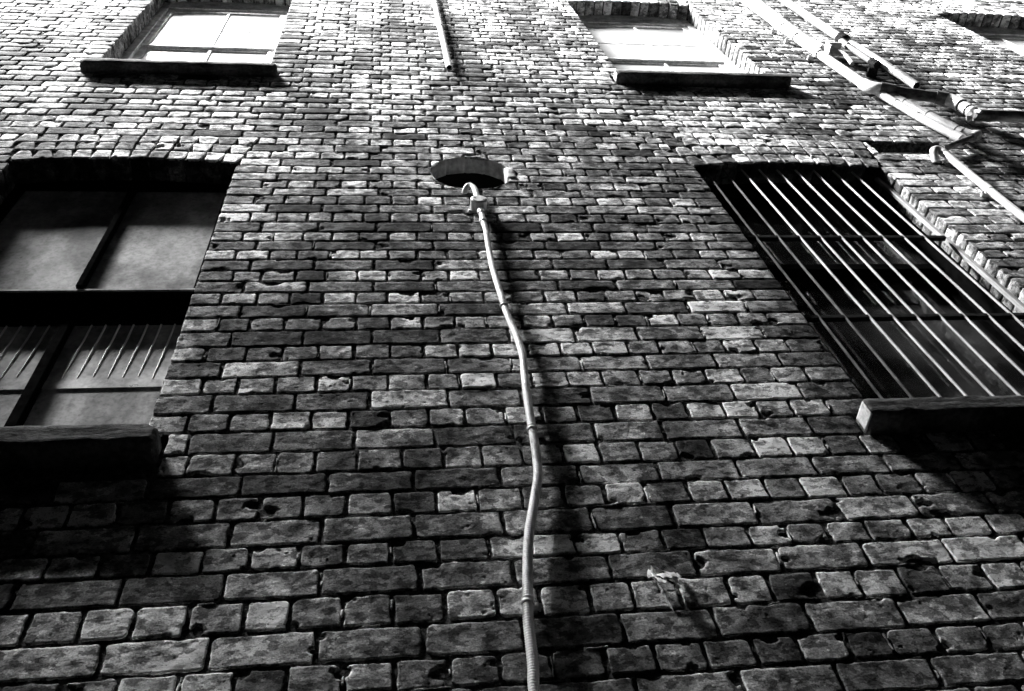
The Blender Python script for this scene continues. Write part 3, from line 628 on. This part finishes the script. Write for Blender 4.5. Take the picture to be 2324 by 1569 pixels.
lp = empty('grey_lower_pipe', 'dull grey pipe beside the white downpipe, turning back in an elbow near the wall slot', 'pipe', (3.29, -.05, 4.3))
G2 = [(3.120, y, 5.33), (3.148, y, 5.19), (3.175, y, 5.05), (3.205, y, 4.85), (3.235, y, 4.70), (3.268, y, 4.56)]
mb = MB(); mb.tube(spline(G2, 5), .029, 18); mb.build('tube', 'pipe_grey', lp, True)
for z in (5.06, 4.84, 4.60):
    x = float(np.interp(z, [p[2] for p in G2][::-1], [p[0] for p in G2][::-1])); mb = MB(); mb.tube([(x, y, z+.004), (x+.002, y, z-.004)], .0305, 18); mb.build('joint_ring', 'black', lp, True)
mb = MB(); mb.tube(spline([(3.268, y, 4.565), (3.29, y-.004, 4.525), (3.305, y-.012, 4.50), (3.300, y-.02, 4.478), (3.275, y-.022, 4.455), (3.24, y-.02, 4.43)], 6), .0275, 18); mb.build('elbow', 'pipe_grey', lp, True)
mb = MB(); mb.tube([(3.26, -.072, 4.445), (3.12, -.066, 4.365), (3.03, -.06, 4.315)], .015, 14); mb.build('cross_tube', 'shaded_pipe', lp, True)
mb = MB(); mb.tube([(3.20, -.03, 4.455), (3.10, -.03, 4.385), (3.03, -.035, 4.335)], .011, 12); mb.build('cross_tube', 'shaded_pipe', lp, True)

np_ = empty('white_slim_pipe', 'slim bright white pipe with curved top elbow descending past the barred window', 'pipe', (2.94, -.035, 1.2))
y2 = -.035
P4 = [(3.007, y2, 4.30), (2.99, y2, 4.05), (2.976, y2, 3.802), (2.962, y2, 3.486), (2.95, y2, 3.0), (2.94, y2, 2.2), (2.935, y2, 1.2)]
mb = MB(); mb.tube(spline(P4, 4), .0190, 20); mb.build('tube', 'pipe', np_, True)
mb = MB(); mb.tube(spline([(3.006, y2, 4.285), (3.001, y2, 4.312), (2.988, y2-.002, 4.330), (2.968, y2, 4.326), (2.955, y2+.004, 4.302), (2.949, y2+.022, 4.268), (2.947, y2+.04, 4.24)], 6), [.0205]*37 if False else .0215, 18); mb.build('elbow', 'pipe', np_, True)
mb = MB(); mb.tube([(2.979, y2, 3.85), (2.976, y2, 3.79)], .0215, 20); mb.tube([(2.945, -.03, 3.80), (2.945, -.005, 3.80)], .007, 8); mb.box(2.94, 2.975, -.02, .004, 3.793, 3.807); mb.build('coupler', 'pipe', np_, True)

# big branch leaving the white downpipe to the right
bp_ = empty('branch_pipe', 'thick branch pipe leaving the white downpipe and running level to the right edge', 'pipe', (3.49, -.07, 4.8))
yb = -.075
mb = MB(); mb.tube(spline([(3.064, y-.004, 5.42), (3.064, y-.010, 5.34), (3.070, y-.018, 5.295), (3.084, yb+.002, 5.268), (3.105, yb, 5.252)], 6), .0385, 20); mb.build('branch_elbow', 'pipe', bp_, True)
mb = MB(); mb.tube([(3.097, yb, 5.256), (3.175, yb, 5.216)], .0415, 20); mb.tube([(3.16, yb, 5.222), (3.21, yb, 5.198)], .034, 20); mb.tube([(3.20, yb, 5.20), (3.33, yb, 5.145), (3.43, yb, 5.105)], .034, 20); mb.tube([(3.40, yb, 5.115), (3.46, yb, 5.085)], .040, 20); mb.build('sloping_tube', 'shaded_pipe', bp_, True)
mb = MB(); mb.tube(spline([(3.45, yb, 5.09), (3.475, yb, 5.06), (3.484, yb, 5.02), (3.487, yb, 4.97)], 6), .038, 20); mb.tube([(3.487, yb, 4.99), (3.488, yb, 4.84)], .036, 20)
mb.tube([(3.487, yb, 5.005), (3.487, yb, 4.965)], .041, 20); mb.build('tee_socket', 'pipe', bp_, True)
for za, zb in ((4.958, 4.95), (4.88, 4.872)): mb = MB(); mb.tube([(3.487, yb, za), (3.487, yb, zb)], .0385, 20); mb.build('joint_ring', 'black', bp_, True)
mb = MB(); mb.tube([(3.470, yb, 4.80), (4.2, yb, 4.78), (6.2, yb, 4.74), (8.3, yb, 4.70)], .0335, 20); mb.build('level_tube', 'shaded_pipe', bp_, True)
mb = MB(); mb.tube([(3.45, -.05, 4.80), (3.43, -.085, 4.79)], .018, 12); mb.tube([(3.475, -.1, 4.79), (3.468, -.112, 4.755), (3.462, -.114, 4.735)], [.013, .011, .008], 10); mb.build('drip_spout', 'pipe', bp_, True)

# far pipe with two legs
fp = empty('open_end_pipe', 'weathered pale pipe with black collar and open lower end, rightmost of the descending pipes', 'pipe', (3.35, -.08, 5.3))
yp = -.085
F1 = [(3.40, yp, 9.6), (3.385, yp, 8.6), (3.372, yp, 7.65), (3.360, yp, 7.0), (3.352, yp, 6.40)]
mb = MB(); mb.tube(spline(F1, 4), .031, 20); mb.build('upper_tube', 'pipe_worn', fp, True)
mb = MB(); mb.tube([(3.353, yp, 6.42), (3.352, yp, 6.34)], .0435, 20); mb.build('black_collar', 'black', fp, True)
mb = MB(); open_pipe(mb, [(3.372, yp, 6.36), (3.376, yp, 6.1), (3.378, yp, 5.8), (3.375, yp, 5.5), (3.368, yp, 5.30)], .026); mb.build('open_leg', 'pipe_worn', fp, True)
mb = MB(); mb.tube([(3.374, yp, 5.5), (3.3685, yp, 5.31)], .0215, 16); mb.build('inner_dark', 'room', fp, True)
mb = MB(); mb.tube([(3.316, yp, 6.30), (3.312, yp, 6.05), (3.312, yp, 5.80)], .0205, 16); mb.tube([(3.316, yp, 6.32), (3.314, yp, 6.20)], .025, 16); mb.build('short_leg', 'pipe_worn', fp, True)
mb = MB(); mb.tube([(3.312, yp, 5.83), (3.312, yp, 5.74)], .027, 16); mb.tube([(3.29, yp, 5.77), (3.335, yp, 5.77)], .022, 14); mb.box(3.27, 3.34, -.06, .004, 5.76, 5.775); mb.build('black_valve', 'black', fp, True)
mb = MB(); mb.tube([(3.378, yp, 5.64), (3.377, yp, 5.60)], .029, 16); mb.build('collar', 'pipe_grey', fp, True)

# ------------------------------------------------------------------ scrap of rag caught on the wall
rg = empty('rag_scrap', 'small white scrap of knotted rag snagged low on the wall right of the conduit', 'rag', (.662, -.01, 1.44))
def ribbon(P, wds, seed):
    mb = MB(); Q = spline(P, 8); rr = random.Random(seed); k = 0
    for i, p in enumerate(Q):
        t = i/(len(Q)-1); wd = wds*(.35+math.sin(math.pi*min(1, t*1.05))**.6)*(.8+.3*math.sin(i*.9+seed)); a = seed+t*4
        d = Vector((math.cos(a)*.5, -.35, math.sin(a)))*wd*.5
        mb.v += [tuple(p-d), tuple(p+Vector((0, -.0025, 0))), tuple(p+d), tuple(p+Vector((0, .0012, 0)))]
    for i in range(len(Q)-1):
        for j in range(4): mb.f.append((i*4+j, i*4+(j+1) % 4, (i+1)*4+(j+1) % 4, (i+1)*4+j))
    return mb
def rib(P, wd, seed, nm):
    c = Vector((.655, -.008, 1.45)); ribbon([tuple(c+(Vector(p)-c)*1.25) for p in P], wd, seed).build(nm, 'rag', rg, True)
rib([(.640, -.004, 1.482), (.650, -.016, 1.470), (.668, -.018, 1.472), (.692, -.012, 1.468), (.706, -.008, 1.466)], .034, 1, 'strand')
rib([(.645, -.012, 1.474), (.648, -.022, 1.455), (.658, -.024, 1.444), (.672, -.020, 1.455), (.685, -.016, 1.447), (.690, -.014, 1.434), (.680, -.012, 1.428), (.666, -.010, 1.431)], .024, 3, 'strand')
rib([(.644, -.012, 1.462), (.655, -.02, 1.463), (.668, -.022, 1.46), (.684, -.016, 1.462), (.697, -.010, 1.445)], .024, 9, 'strand')
rib([(.650, -.014, 1.447), (.656, -.012, 1.43), (.660, -.008, 1.415), (.664, -.006, 1.398), (.667, -.005, 1.385)], .014, 5, 'tail')

# ------------------------------------------------------------------ the lane: ground and an unseen building shaped to block light
mb = MB(); mb.v += [(-200, -200, -ZC), (200, -200, -ZC), (200, 200, -ZC), (-200, 200, -ZC)]; mb.f.append((0, 1, 2, 3))
gnd = mb.build('ground', 'asphalt'); gnd['kind'] = 'structure'
WY, HL, HR = -2.25, 12.1, 13.1
ob = empty('unseen_facing_building', 'tall dark unseen building across the narrow lane behind the viewer, shaped to block sun and sky', 'building', (0, WY-3, -ZC))
mb = MB(); mb.box(-60, -.2, WY-6, WY, -ZC, HL); mb.box(-.1995, 60, WY-6, WY, -ZC, HR); mb.build('wall', 'render', ob)
mb = MB(); mb.box(-60.05, -.15, WY-.3, WY+.06, HL+.001, HL+.16, .01); mb.box(-.145, 60.05, WY-.3, WY+.06, HR+.001, HR+.16, .01); mb.build('coping', 'stone', ob)
